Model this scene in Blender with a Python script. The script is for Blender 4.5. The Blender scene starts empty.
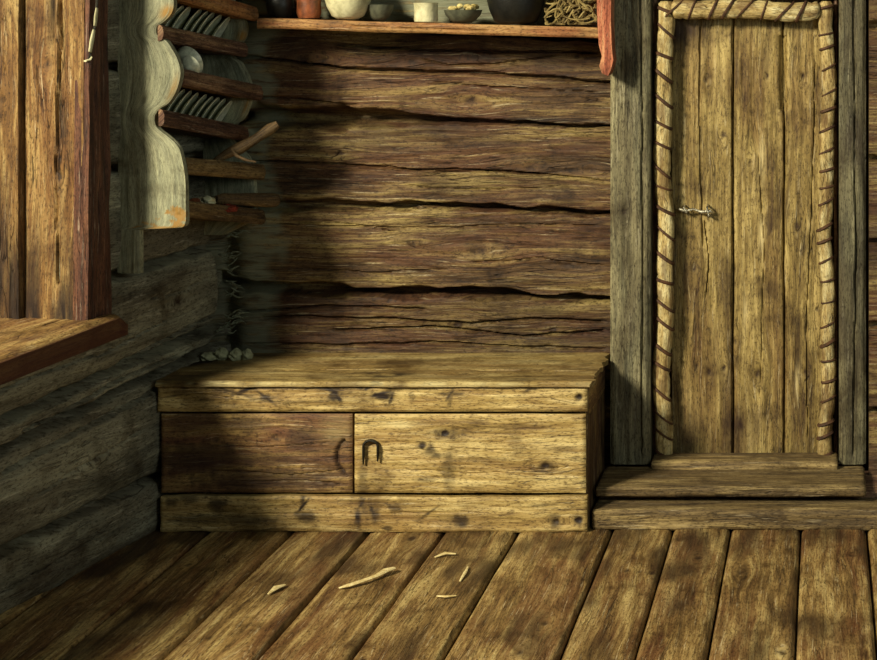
import bpy, math, random
import numpy as np
from mathutils import Vector, Matrix
C = bpy.context.scene.collection
scene = bpy.context.scene
PI = math.pi

# ------------------------------------------------------------------ camera, world, lights, exposure
cam_d = bpy.data.cameras.new('camera'); cam = bpy.data.objects.new('camera', cam_d); C.objects.link(cam)
cam.location = (0, 0, 1.73); cam.rotation_euler = (PI/2, 0, 0)
cam_d.sensor_width = 36; cam_d.lens = 36*1587/877
cam_d.shift_x = (438.5-825)/877; cam_d.shift_y = -(330-15)/877
cam_d.clip_start = .05
scene.camera = cam

w = bpy.data.worlds.new('world'); scene.world = w; w.use_nodes = True
w.node_tree.nodes['Background'].inputs[0].default_value = (.45, .52, .47, 1)
w.node_tree.nodes['Background'].inputs[1].default_value = .11

def area(name, loc, target, size, power, col, size_y=None):
    d = bpy.data.lights.new(name, 'AREA'); d.shape = 'RECTANGLE' if size_y else 'DISK'
    d.size = size
    if size_y: d.size_y = size_y
    d.energy = power; d.color = col
    o = bpy.data.objects.new(name, d); C.objects.link(o); o.location = loc
    o.rotation_euler = (Vector(target)-Vector(loc)).to_track_quat('-Z', 'Y').to_euler()
    return o
# daylight entering by the window in the left wall, and an added fill lamp brightening the left wall and rack
area('window_daylight', (-5.0, 0.05, 4.45), (-.8, 5.5, .7), 1.45, 1020, (1.0, .90, .66))
area('added_fill_light', (1.9, 1.6, 2.3), (-1.6, 5.4, .9), 1.6, 40, (.88, .95, .86))

scene.view_settings.view_transform = 'Standard'
scene.view_settings.look = 'None'
scene.view_settings.exposure = 0.0
scene.view_settings.gamma = 1.0
scene.view_settings.use_curve_mapping = False

# ------------------------------------------------------------------ numeric noise
_tab = {}
def vn(x, y, seed=0):
    if seed not in _tab: _tab[seed] = np.random.RandomState(seed+11).rand(256, 256)
    t = _tab[seed]
    x = np.asarray(x, float)+seed*3.17; y = np.asarray(y, float)+seed*7.31
    xi = np.floor(x).astype(int); yi = np.floor(y).astype(int)
    fx = x-xi; fy = y-yi; fx = fx*fx*(3-2*fx); fy = fy*fy*(3-2*fy)
    a = t[xi & 255, yi & 255]; b = t[(xi+1) & 255, yi & 255]; c = t[xi & 255, (yi+1) & 255]; d = t[(xi+1) & 255, (yi+1) & 255]
    return (a*(1-fx)+b*fx)*(1-fy)+(c*(1-fx)+d*fx)*fy*1.0-.5
def fbm(x, y, seed=0, n=3):
    r = 0; a = 1
    for i in range(n):
        r = r+a*vn(x*2**i, y*2**i, seed+i); a *= .5
    return r

# ------------------------------------------------------------------ materials
def srgb(h):
    h = h.lstrip('#'); c = [int(h[i:i+2], 16)/255 for i in (0, 2, 4)]
    return tuple((x/12.92 if x <= .04045 else ((x+.055)/1.055)**2.4) for x in c)+(1,)
class NT:
    def __init__(s, name):
        s.m = bpy.data.materials.new(name); s.m.use_nodes = True; s.t = s.m.node_tree; s.n = s.t.nodes; s.l = s.t.links
        s.b = s.n['Principled BSDF']
    def new(s, ty, **k):
        n = s.n.new(ty)
        for a, v in k.items(): setattr(n, a, v)
        return n
    def link(s, a, b): s.l.new(a, b)
    def math(s, op, a, b=None, clamp=False):
        n = s.new('ShaderNodeMath', operation=op); n.use_clamp = clamp
        for i, v in enumerate((a, b)):
            if v is None: continue
            if isinstance(v, (int, float)): n.inputs[i].default_value = v
            else: s.link(v, n.inputs[i])
        return n.outputs[0]
    def noise(s, vec, scale, detail=3, rough=.55, dist=0):
        n = s.new('ShaderNodeTexNoise'); n.inputs['Scale'].default_value = scale; n.inputs['Detail'].default_value = detail
        n.inputs['Roughness'].default_value = rough; n.inputs['Distortion'].default_value = dist
        s.link(vec, n.inputs['Vector']); return n.outputs['Fac']
    def mapv(s, vec, sc):
        n = s.new('ShaderNodeMapping'); n.inputs['Scale'].default_value = sc; s.link(vec, n.inputs['Vector']); return n.outputs[0]
    def ramp(s, fac, stops):
        n = s.new('ShaderNodeValToRGB'); e = n.color_ramp.elements
        while len(e) < len(stops): e.new(.5)
        for i, (p, c) in enumerate(stops): e[i].position = p; e[i].color = c if len(c) == 4 else tuple(c)+(1,)
        s.link(fac, n.inputs[0]); return n.outputs[0]
    def mix(s, fac, a, b, mode='MIX'):
        n = s.new('ShaderNodeMix', data_type='RGBA', blend_type=mode)
        for i, v in ((0, fac), (6, a), (7, b)):
            if isinstance(v, (int, float, tuple)): n.inputs[i].default_value = v
            else: s.link(v, n.inputs[i])
        return n.outputs[2]
BW0 = (0, 0, 0, 1); BW1 = (1, 1, 1, 1)
def wood(name, cd, cm, cl, acc=None, accamt=.5, sv=1.0, su=1.0, crack=.75, bump=.7, rough=.68, stainc='#2a1a10', palec='#8d9482', contrast=1.0):
    """streaky old wood; 'gco' runs along the grain and round the knots"""
    k = NT(name)
    at = k.new('ShaderNodeAttribute', attribute_name='gco').outputs['Vector']
    tc = k.new('ShaderNodeTexCoord').outputs['Object']
    n1 = k.noise(k.mapv(at, (2.2*su, 16*sv, 1)), 1, 3, .55, .3)
    n2 = k.noise(k.mapv(at, (5*su, 70*sv, 1)), 1, 4, .6, .4)
    n3 = k.noise(k.mapv(at, (16*su, 260*sv, 1)), 1, 3, .6)
    f = k.math('ADD', k.math('MULTIPLY', n1, .42), k.math('ADD', k.math('MULTIPLY', n2, .38), k.math('MULTIPLY', n3, .20)))
    h = .105/contrast
    col = k.ramp(f, [(.5-h*1.25, srgb(cd)), (.5-h*.1, srgb(cm)), (.5+h*1.1, srgb(cl))])
    if acc:
        big = k.noise(k.mapv(at, (1.4, 7, 1)), 1, 4, .6, .6)
        col = k.mix(k.math('MULTIPLY', k.ramp(big, [(.46, BW0), (.58, BW1)]), accamt), col, k.mix(.5, col, srgb(acc)))
    # hair cracks and scratches along the grain
    cr = k.noise(k.mapv(at, (3.5*su, 48*sv, 1.7)), 1, 2, .5, .8)
    line = k.ramp(k.math('ABSOLUTE', k.math('SUBTRACT', cr, .5)), [(0, BW1), (.022, BW0)])
    fib_glint = k.ramp(k.noise(k.mapv(at, (7*su, 150*sv, 4.4)), 1, 3, .7, .4), [(.60, BW0), (.68, (.8, .8, .8, 1))])
    col = k.mix(k.math('MULTIPLY', fib_glint, .55), col, k.mix(.35, srgb(cl), (1, .93, .72, 1)))  # pale strokes paint glints on worn fibres along the grain
    gate = k.ramp(k.noise(k.mapv(at, (3, 9, 3.1)), 1, 2), [(.5, BW0), (.62, BW1)])
    cl_ = k.math('MULTIPLY', line, gate)
    col = k.mix(k.math('MULTIPLY', cl_, crack), col, srgb('#1d1209'))
    # broad mottling of age and fine tooth of the surface
    mo = k.noise(tc, 5.5, 4, .65, .5)
    col = k.mix(k.ramp(mo, [(.50, BW0), (.70, (.75, .75, .75, 1))]), col, k.mix(1.0, col, srgb('#7d6a4c'), 'MULTIPLY'))
    ft = k.noise(k.mapv(at, (60, 190, 1)), 1, 3, .75)
    col = k.mix(1.0, col, k.ramp(ft, [(.36, (.36, .33, .30, 1)), (.50, (1, 1, 1, 1)), (.66, (1.0, 1.0, 1.0, 1))]), 'MULTIPLY')
    # specks of dirt
    sp = k.ramp(k.noise(tc, 70, 4, .7), [(.62, BW0), (.72, BW1)])
    col = k.mix(k.math('MULTIPLY', sp, .35), col, srgb('#241709'))
    st = k.new('ShaderNodeAttribute', attribute_name='stain').outputs['Fac']
    stn = k.math('MULTIPLY', st, k.math('ADD', .55, k.math('MULTIPLY', n2, .9)), True)
    col = k.mix(stn, col, srgb(stainc))
    pl = k.new('ShaderNodeAttribute', attribute_name='pale').outputs['Fac']
    pln = k.math('MULTIPLY', pl, k.ramp(k.noise(k.mapv(at, (6, 40, 2)), 1, 4, .7), [(.33, BW0), (.5, BW1)]), True)
    col = k.mix(pln, col, srgb(palec))
    tn = k.new('ShaderNodeAttribute', attribute_name='tone').outputs['Fac']
    hs = k.new('ShaderNodeHueSaturation'); k.link(col, hs.inputs['Color']); k.link(k.math('ADD', tn, 1.0), hs.inputs['Value'])
    k.link(hs.outputs[0], k.b.inputs['Base Color'])
    k.b.inputs['Roughness'].default_value = rough
    k.b.inputs['Specular IOR Level'].default_value = .35
    weave = k.noise(tc, 420, 1, .5)
    hgt = k.math('ADD', k.math('MULTIPLY', f, 1.0), k.math('ADD', k.math('MULTIPLY', cl_, -.5), k.math('MULTIPLY', weave, .10)))
    bp = k.new('ShaderNodeBump'); bp.inputs['Strength'].default_value = bump; bp.inputs['Distance'].default_value = .016
    k.link(hgt, bp.inputs['Height']); k.link(bp.outputs[0], k.b.inputs['Normal'])
    return k.m
def plain(name, c1, c2, scale=12, rough=.6, bump=.3, spec=.4, metal=0, c3=None):
    k = NT(name); tc = k.new('ShaderNodeTexCoord').outputs['Object']
    n = k.noise(tc, scale, 5, .65, .4)
    st = [(.34, srgb(c1)), (.6, srgb(c2))]
    if c3: st.append((.74, srgb(c3)))
    k.link(k.ramp(n, st), k.b.inputs['Base Color'])
    k.b.inputs['Roughness'].default_value = rough; k.b.inputs['Specular IOR Level'].default_value = spec; k.b.inputs['Metallic'].default_value = metal
    bp = k.new('ShaderNodeBump'); bp.inputs['Strength'].default_value = bump; bp.inputs['Distance'].default_value = .006
    k.link(k.noise(tc, scale*5, 4, .7), bp.inputs['Height']); k.link(bp.outputs[0], k.b.inputs['Normal'])
    return k.m

M = {}
M['wall_back'] = wood('back_wall_logs', '#281a10', '#5d452a', '#a08c56', acc='#5a2f1c', accamt=.7, crack=.8, bump=.7, palec='#7b7f68', su=.8)
M['wall_left'] = wood('left_wall_logs', '#504e42', '#7a7865', '#9d9b82', acc='#62533f', accamt=.6, crack=.5, bump=.5, palec='#8e8e74', su=.8, sv=.6)
M['floor'] = wood('floor_planks', '#46321d', '#8c7042', '#c8b074', acc='#5c2f1e', accamt=1.0, crack=.7, bump=.45, rough=.5, palec='#e2d29a')
M['bench'] = wood('bench_boards', '#6c542e', '#ab9156', '#d9c487', acc='#805a34', accamt=.6, crack=.85, bump=.45, rough=.55, stainc='#1e120b', palec='#e8d9a0')
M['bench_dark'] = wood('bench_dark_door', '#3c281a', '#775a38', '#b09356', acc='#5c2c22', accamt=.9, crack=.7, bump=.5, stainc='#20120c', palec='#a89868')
M['door'] = wood('door_planks', '#4e3c20', '#8c7743', '#bfa96c', acc='#6e4826', accamt=.5, crack=.7, bump=.5, stainc='#2e1c0e', palec='#dcc890')
M['post'] = wood('door_posts', '#38362a', '#646049', '#96906e', acc='#66583a', accamt=.7, crack=.7, bump=.55)
M['step'] = wood('threshold_beams', '#33281a', '#6b5837', '#a89260', acc='#4c3e2e', accamt=.6, crack=.8, bump=.7)
M['jamb'] = wood('window_jamb', '#4a2e16', '#7d5c30', '#b59a62', acc='#5e3218', accamt=.5, crack=.8, bump=.8, stainc='#21140c')
M['casing'] = wood('window_casing', '#341f15', '#553324', '#7a5238', crack=.7, bump=.6)
M['sill'] = wood('window_sill', '#553a1e', '#8c6c3c', '#b89c62', acc='#6a3422', accamt=.6, crack=.6, bump=.5, stainc='#43211a')
M['shelf'] = wood('wall_shelf', '#5c341d', '#926a3c', '#c09a60', acc='#8a4426', accamt=.9, crack=.6, bump=.5)
M['bracket'] = wood('red_bracket', '#6e2e18', '#b06446', '#e0a878', crack=.6, bump=.6, stainc='#30150c')
M['rack_dark'] = wood('rack_rails', '#33221b', '#6a4c3a', '#a98a66', crack=.7, bump=.6, sv=1.3)
M['rack_light'] = wood('rack_lower_rails', '#403020', '#6c5636', '#9c8454', crack=.7, bump=.6, sv=1.3)
M['rack_panel'] = wood('rack_side_panel', '#676a56', '#8b8d73', '#a9aa8a', crack=.35, bump=.35, sv=.35, su=1.5, stainc='#4f4a36', palec='#8a6a34')
M['iron'] = plain('iron', '#15140f', '#37342a', 30, .5, .5, .5, .6)
M['bright_iron'] = plain('worn_iron', '#5a5648', '#c9c4ae', 40, .35, .5, .6, .7)
M['straw'] = wood('straw_padding', '#7d663a', '#b8a066', '#e2d6a2', crack=.6, bump=.8, sv=.8, su=2.5, stainc='#5d4020')
M['lace'] = plain('leather_lace', '#2a1a10', '#54371f', 40, .7, .4)
M['plate'] = plain('glazed_earthenware', '#aab094', '#dcdfc4', 45, .30, .2, .6, 0, '#f2f2dc')
M['pot_white'] = plain('pale_pottery', '#a7a27c', '#d8d4ac', 20, .45, .2, .5)
M['pot_brown'] = plain('brown_pottery', '#4a2a18', '#8a4d2c', 25, .4, .2, .5, 0, '#b07a4a')
M['pot_dark'] = plain('dark_pottery', '#0b0b09', '#181814', 14, .45, .2, .4)
M['pot_grey'] = plain('grey_pottery', '#33352c', '#5a5c4a', 20, .5, .2, .4)
M['yellowish'] = plain('dough_like', '#8f7a3c', '#d8c785', 30, .6, .6)
M['bast'] = plain('dry_bast', '#4a3a20', '#94814e', 30, .7, .4, .3, 0, '#cbbb84')
M['rag'] = plain('grey_rag', '#4d5244', '#7b806a', 30, .85, .5, .2)
M['rag_red'] = plain('red_rag', '#5a2018', '#9a4530', 40, .8, .5, .2)
M['moss'] = plain('pale_moss', '#85876a', '#b2b28c', 40, .9, .8, .2)
M['chip'] = plain('pale_wood_chip', '#b39a5e', '#e6d6a0', 40, .6, .3)

# ------------------------------------------------------------------ objects
def link(name, me, mat=None, parent=None):
    o = bpy.data.objects.new(name, me); C.objects.link(o)
    if mat: me.materials.append(mat)
    if parent: o.parent = parent
    return o
def empty(name, loc=(0, 0, 0)):
    o = bpy.data.objects.new(name, None); C.objects.link(o); o.location = loc; o.empty_display_size = .05; return o
def tag(o, label=None, cat=None, group=None, kind=None):
    if label: o['label'] = label
    if cat: o['category'] = cat
    if group: o['group'] = group
    if kind: o['kind'] = kind
    return o
def put(o, parent):       # keep world-built mesh under an Empty that sits at its base
    o.parent = parent; o.matrix_parent_inverse = Matrix.Translation(parent.location).inverted(); return o

sill_edge = False
class Geo:
    """collects vertices, faces and wood attributes, builds ONE mesh"""
    def __init__(s): s.v = []; s.f = []; s.g = []; s.st = []; s.pl = []; s.tn = []; s.n = 0
    def add(s, v, f, g=None, st=None, pl=None, tn=None):
        v = np.asarray(v, float); m = len(v)
        s.v.append(v); s.f += [tuple(int(i)+s.n for i in q) for q in f]
        z = np.zeros(m)
        s.g.append(v if g is None else g); s.st.append(z if st is None else st); s.pl.append(z if pl is None else pl); s.tn.append(z if tn is None else tn)
        s.n += m; return s
    def build(s, name, mat, parent=None, smooth=True):
        me = bpy.data.meshes.new(name); V = np.concatenate(s.v)
        me.from_pydata(V.tolist(), [], s.f)
        for nm, ty, dat, key in (('gco', 'FLOAT_VECTOR', s.g, 'vector'), ('stain', 'FLOAT', s.st, 'value'), ('pale', 'FLOAT', s.pl, 'value'), ('tone', 'FLOAT', s.tn, 'value')):
            a = me.attributes.new(nm, ty, 'POINT'); a.data.foreach_set(key, np.concatenate(dat).astype(np.float32).ravel())
        me.polygons.foreach_set('use_smooth', [smooth]*len(me.polygons)); me.update()
        if smooth:
            try: me.set_sharp_from_angle(angle=math.radians(50))
            except Exception: pass
        o = link(name, me, mat)
        if parent: put(o, parent)
        return o
    # boards with a worked front: us, vs sample arrays; h(u,v) relief; O origin, eu/ev/en axes, T thickness
    def field(s, O, eu, ev, en, us, vs, T, h, knots=(), stain=None, pale=None, tone=None, gaxis='u', warp=None, mask=None, seed=0, gco=None):
        O, eu, ev, en = (np.array(a, float) for a in (O, eu, ev, en))
        U, Vv = np.meshgrid(us, vs, indexing='ij'); nu, nv = U.shape
        H = h(U, Vv)+0*U
        a, b = (U, Vv) if gaxis == 'u' else (Vv, U)
        bb = b.copy(); st = np.zeros_like(U)
        for (ku, kv, r) in knots:
            ka, kb = (ku, kv) if gaxis == 'u' else (kv, ku)
            d2 = ((a-ka)/2.6)**2+(b-kb)**2
            bb = bb-(b-kb)*np.exp(-d2/(3.0*r)**2)*.85
            rr = np.sqrt(((a-ka)/1.5)**2+(b-kb)**2)
            st = np.maximum(st, np.exp(-(rr/(r*.85))**3)*np.clip(.75+1.2*fbm(a*90, b*160, seed+3, 2), .1, .95))
            H = H-.004*np.exp(-(rr/r)**2)
        if stain is not None: st = np.clip(st+stain(U, Vv), 0, 1)
        pl = np.zeros_like(U) if pale is None else np.clip(pale(U, Vv), 0, 1)
        tn = np.zeros_like(U) if tone is None else tone(U, Vv)+0*U
        G = np.stack([a, bb+.012*fbm(a*3, b*2, seed+5), np.full_like(a, seed*1.37)], -1) if gco is None else gco(U, Vv, bb)
        Uw, Vw = (U, Vv) if warp is None else warp(U, Vv)
        P = O+Uw[..., None]*eu+Vw[..., None]*ev+H[..., None]*en
        idx = np.arange(nu*nv).reshape(nu, nv)
        q = np.stack([idx[:-1, :-1], idx[1:, :-1], idx[1:, 1:], idx[:-1, 1:]], -1).reshape(-1, 4)
        if mask is not None:
            mk = mask(.5*(U[:-1, :-1]+U[1:, 1:]), .5*(Vv[:-1, :-1]+Vv[1:, 1:])).ravel(); q = q[mk]
        F = q.tolist()
        P = P.reshape(-1, 3); G = G.reshape(-1, 3); st = st.ravel(); pl = pl.ravel(); tn = tn.ravel()
        if T > 0:
            per = np.concatenate([idx[:, 0], idx[-1, 1:], idx[-2::-1, -1], idx[0, -2:0:-1]])
            B = (O+Uw.reshape(-1)[per][:, None]*eu+Vw.reshape(-1)[per][:, None]*ev-T*en)
            n0 = len(P); m = len(per)
            # duplicated rim keeps the arris sharp
            P = np.concatenate([P, P[per], B]); gb = G[per].copy(); g2 = G[per].copy(); g2[:, 2] += T; g2[:, 1] += T
            G = np.concatenate([G, gb, g2]); st = np.concatenate([st, st[per]*(1 if sill_edge else .5), st[per]*(1 if sill_edge else 0)]); pl = np.concatenate([pl, pl[per], pl[per]*0]); tn = np.concatenate([tn, tn[per], tn[per]])
            for i in range(m):
                j = (i+1) % m
                F.append((n0+j, n0+i, n0+m+i, n0+m+j))
            F.append(tuple(n0+m+i for i in reversed(range(m))))
        return s.add(P, F, G, st, pl, tn)
    def beam(s, lo, hi, axis=0, seed=0, step=.02, rough=.003, bev=.006, tn=0, sub=None):
        """hewn box with chamfers and slightly uneven faces"""
        lo = np.array(lo, float); hi = np.array(hi, float); sz = hi-lo
        n = [max(2, int(sz[i]/step)+1) for i in range(3)]
        ax = []
        for i in range(3):
            b = min(bev, sz[i]*.25)
            ax.append(np.unique(np.concatenate([[lo[i], lo[i]+b, hi[i]-b, hi[i]], np.linspace(lo[i]+b, hi[i]-b, n[i])]).round(6)))
        for d in range(3):
            e, f_ = [(1, 2), (2, 0), (0, 1)][d]
            for side in (0, 1):
                A, B = np.meshgrid(ax[e], ax[f_], indexing='ij')
                P = np.zeros(A.shape+(3,)); P[..., e] = A; P[..., f_] = B; P[..., d] = hi[d] if side else lo[d]
                # chamfer: pull rim in
                for k in range(3):
                    pass
                rim = np.zeros(A.shape)
                bd = min(bev, sz[d]*.25)
                onrim = (np.isclose(A, lo[e]) | np.isclose(A, hi[e]) | np.isclose(B, lo[f_]) | np.isclose(B, hi[f_]))
                P[..., d] += np.where(onrim, bd*.55*(-1 if side else 1), 0)
                for (k, X) in ((e, A), (f_, B)):
                    P[..., k] = np.where(np.isclose(X, lo[k]), lo[k]+min(bev, sz[k]*.25)*.45, np.where(np.isclose(X, hi[k]), hi[k]-min(bev, sz[k]*.25)*.45, P[..., k]))
                wob = rough*fbm(P[..., axis]*5+P[..., (axis+1) % 3]*31, P[..., (axis+2) % 3]*37+seed, seed+2, 3)
                o = (axis+1) % 3; o2 = (axis+2) % 3
                P[..., o] += wob; P[..., o2] += wob*.7
                nu, nv = A.shape; idx = np.arange(nu*nv).reshape(nu, nv)
                q = np.stack([idx[:-1, :-1], idx[1:, :-1], idx[1:, 1:], idx[:-1, 1:]], -1).reshape(-1, 4)
                if not side: q = q[:, ::-1]
                G = np.stack([P[..., axis], P[..., o]+P[..., o2]*.9, np.full_like(A, seed*2.3)], -1)
                if d == axis: G = np.stack([P[..., o]*.3, P[..., o2], np.full_like(A, seed*2.3)], -1)
                s.add(P.reshape(-1, 3), q.tolist(), G.reshape(-1, 3), tn=np.full(nu*nv, float(tn)))
        return s
    def tube(s, pts, r, seg=8, cap=True, tn=0, seed=0, flat=1.0):
        pts = [Vector(p) for p in pts]; n = len(pts)
        rs = r if hasattr(r, '__len__') else [r]*n
        V = []; G = []; up = None; L = 0
        for i, p in enumerate(pts):
            t = (pts[min(i+1, n-1)]-pts[max(i-1, 0)]).normalized()
            if up is None:
                up = Vector((0, 0, 1)) if abs(t.z) < .9 else Vector((1, 0, 0))
            up = (up-t*up.dot(t)).normalized(); sd = t.cross(up)
            if i: L += (p-pts[i-1]).length
            for k in range(seg):
                a = 2*PI*k/seg
                V.append(p+(sd*math.cos(a)+up*math.sin(a)*flat)*rs[i]); G.append((L, a*rs[i], seed))
        F = [(i*seg+k, i*seg+(k+1) % seg, (i+1)*seg+(k+1) % seg, (i+1)*seg+k) for i in range(n-1) for k in range(seg)]
        if cap: F += [tuple(range(seg))[::-1], tuple((n-1)*seg+k for k in range(seg))]
        return s.add([tuple(v) for v in V], F, np.array(G), tn=np.full(len(V), float(tn)))
    def lathe(s, prof, seg=40, M4=None, wob=0, seed=0):
        """profile [(r,z)...]; open ends at r=0 are closed with a fan"""
        V = []; F = []; rings = []
        for i, (r, z) in enumerate(prof):
            ring = []
            if r < 1e-5: ring = [len(V)]; V.append((0, 0, z))
            else:
                for k in range(seg):
                    a = 2*PI*k/seg; q = r*(1+wob*math.sin(2*a+seed)+wob*.6*math.sin(5*a+z*40+seed)); ring.append(len(V)); V.append((q*math.cos(a), q*math.sin(a), z))
            rings.append(ring)
        for a, b in zip(rings, rings[1:]):
            if len(a) == 1 and len(b) == 1: continue
            for k in range(seg):
                j = (k+1) % seg
                if len(a) == 1: F.append((a[0], b[j], b[k]))
                elif len(b) == 1: F.append((a[k], a[j], b[0]))
                else: F.append((a[k], a[j], b[j], b[k]))
        if M4 is not None: V = [tuple(M4 @ Vector(v)) for v in V]
        return s.add(V, F)
    def prism(s, poly, O, ea, eb, en, T, tn=0, seed=0, g=None):
        """thick polygon in the ea/eb plane"""
        O, ea, eb, en = (np.array(a, float) for a in (O, ea, eb, en)); p = np.array(poly, float); n = len(p)
        A = O+p[:, :1]*ea+p[:, 1:]*eb; B = A-en*T
        G = np.stack([p[:, 1], p[:, 0], np.full(n, float(seed))], -1)
        F = [tuple(range(n)), tuple(range(2*n-1, n-1, -1))]
        s.add(np.concatenate([A, B]), F, np.concatenate([G, G]), tn=np.full(2*n, float(tn)))
        F = [((i+1) % n, i, i+n, (i+1) % n+n) for i in range(n)]
        return s.add(np.concatenate([A, B]), F, np.concatenate([G, G+np.array([0, T, T])]), tn=np.full(2*n, float(tn)))

def lin(a, b, st): return np.linspace(a, b, max(2, int(round((b-a)/st))+1))
def curve_of(pts): 
    xs = [p[0] for p in pts]; ys = [p[1] for p in pts]
    return lambda u: np.interp(u, xs, ys)
def crack(U, V, pts, wd, depth, seed=0, wob=.006):
    """groove along a polyline that runs mostly along U; wd may be a list per point"""
    xs = [p[0] for p in pts]; depth = np.interp(U, xs, depth) if hasattr(depth, '__len__') else depth; vc = np.interp(U, xs, [p[1] for p in pts])+wob*fbm(U*9, U*0+seed, seed, 3)
    wv = np.interp(U, xs, wd) if hasattr(wd, '__len__') else wd
    wv = wv*(1+.7*fbm(U*14, V*0+seed*.7, seed+3, 2))
    g = np.clip((U-xs[0])/.03, 0, 1)*np.clip((xs[-1]-U)/.03, 0, 1)
    return -depth*np.exp(-((V-vc)/np.maximum(wv, .0012))**4)*g
def blob(U, V, u, v, a, b, p=2): return np.exp(-(((U-u)/a)**2+((V-v)/b)**2)**(p/2))

# ------------------------------------------------------------------ setting: floor
SC = 1/1587
def PX(px, Y): return (px-825)*SC*Y
def PZ(py, Y): return 1.73-(py-15)*SC*Y
seams = [-2.9, -2.62, -2.34, -2.07, -1.79, -1.535, -1.28, -1.035, -.72, -.515, -.32, -.082, .14, .37, .62, .9]
rng = random.Random(5)
g = Geo()
for i in range(len(seams)-1):
    a, b = seams[i], seams[i+1]; wdt = b-a
    kn = [(rng.uniform(.1, .9)*wdt, rng.uniform(3.8, 5.3), rng.uniform(.010, .016)) for _ in range(2)]
    if i == 8: kn = [(.18, 4.93, .013), (.10, 4.95, .011), (.14, 4.94, .008)]
    if i == 9: kn = [(.11, 5.05, .012)]
    def hh(U, V, s=i, w_=wdt):
        e = np.minimum(U, w_-U); gap = .004
        hz = .004*fbm(U*30, V*2, s, 3)+.003*fbm(U*90, V*5, s+20, 2)
        hz -= .022*np.exp(-(e/.006)**2)+.004*np.exp(-(e/.02)**2)
        return hz+.002*math.sin(s*2.3)
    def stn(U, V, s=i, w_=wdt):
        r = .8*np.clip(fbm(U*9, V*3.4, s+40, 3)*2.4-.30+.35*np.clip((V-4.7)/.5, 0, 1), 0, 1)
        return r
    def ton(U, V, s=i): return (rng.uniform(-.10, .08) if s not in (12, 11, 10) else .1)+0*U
    t_ = rng.uniform(-.10, .08)
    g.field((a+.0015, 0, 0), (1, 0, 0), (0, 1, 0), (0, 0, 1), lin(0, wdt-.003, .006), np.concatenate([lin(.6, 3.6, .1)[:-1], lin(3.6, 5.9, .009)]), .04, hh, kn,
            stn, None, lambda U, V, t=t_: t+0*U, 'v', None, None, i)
tag(g.build('floor', M['floor']), kind='structure')
# packed earth below the planks
g = Geo().beam((-3.1, .5, -.14), (1.0, 6.0, -.05), 1, 3, .5)
tag(g.build('trim_9', M['pot_dark']), kind='structure')

# ------------------------------------------------------------------ setting: back wall
def BX(px): return PX(px, 5.75)
def BZ(py): return PZ(py, 5.75)
def P2(*a): return [(BX(x), BZ(y)) for x, y in a]
def back_h(U, V):
    h = .007*fbm(U*5, V*22, 3, 4)+.0035*fbm(U*9, V*80, 9, 3)
    h += .010*fbm(U*1.5, V*6, 15, 2)
    S = [(P2((200, 14), (607, 40)), [.012, .010], .05), (P2((200, 52), (250, 58), (370, 70), (470, 73), (560, 78), (640, 86)), [.006]*6, .035),
         (P2((200, 118), (250, 117), (340, 118), (420, 119), (480, 122), (607, 127), (640, 128)), [.034, .036, .034, .016, .008, .006, .006], [.15, .15, .14, .09, .05, .05, .05]),
         (P2((200, 202), (300, 206), (420, 206), (500, 209), (607, 214), (640, 214)), [.022, .015, .011, .012, .008, .006], .07),
         (P2((200, 280), (240, 285), (330, 291), (460, 293), (540, 297), (640, 301)), [.026, .022, .018, .018, .012, .010], .09),
         (P2((200, 384), (640, 390)), [.02, .02], .05)]
    for k, (p, w_, d) in enumerate(S): h = h+crack(U, V, p, w_, d, k*3+1, .010)
    cr = [(P2((250, 161), (310, 162), (400, 169), (470, 169), (545, 175)), .0035, .02), (P2((250, 96), (300, 98), (360, 106)), .003, .015),
          (P2((380, 166), (440, 172), (500, 170), (607, 182)), .003, .014), (P2((300, 226), (420, 228), (520, 224), (600, 226)), .0025, .010),
          (P2((260, 317), (380, 318), (470, 324), (540, 318), (607, 322)), .005, .022), (P2((330, 330), (430, 327), (520, 336), (607, 331)), .004, .02),
          (P2((240, 345), (420, 343), (607, 349)), .004, .016), (P2((430, 82), (520, 88), (600, 92)), .002, .01), (P2((235, 312), (330, 306), (430, 309)), .004, .018),
          (P2((420, 60), (450, 66), (500, 62), (560, 55)), .003, .012), (P2((260, 225), (330, 222), (400, 232)), .002, .009), (P2((330, 45), (420, 50), (600, 53)), .004, .02),
          (P2((400, 185), (480, 190), (560, 186)), .002, .008), (P2((470, 262), (540, 258), (607, 266)), .0025, .01), (P2((300, 268), (380, 272), (450, 268)), .002, .009),
          (P2((866, 155), (890, 160), (1000, 160)), .014, .05), (P2((866, 25), (1000, 26)), .012, .05), (P2((866, 238), (1000, 235)), .010, .04),
          (P2((866, 320), (1000, 322)), .014, .05), (P2((866, 405), (1000, 405)), .012, .05)]
    for k, (p, w_, d) in enumerate(cr): h = h+crack(U, V, p, w_, d, k*2+40, .008)
    h -= .08*np.exp(-((U+2.2)/.06)**2)                 # the logs run back into the corner
    return h
bkn = [(BX(x), BZ(y), r) for x, y, r in ((412, 62, .012), (473, 56, .016), (577, 56, .009), (302, 61, .018), (414, 243, .010), (480, 250, .018), (566, 265, .012), (457, 325, .014), (553, 330, .010), (340, 153, .010), (470, 100, .018), (530, 168, .014), (322, 60, .010), (590, 170, .012), (390, 300, .008))]
def back_st(U, V):
    s = .6*np.clip(fbm(U*3.2, V*9, 61, 3)*2-.25, 0, 1)
    s += .9*blob(U, V, BX(488), BZ(58), .06, .012)+.5*blob(U, V, BX(540), BZ(56), .08, .012)
    return s
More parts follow.
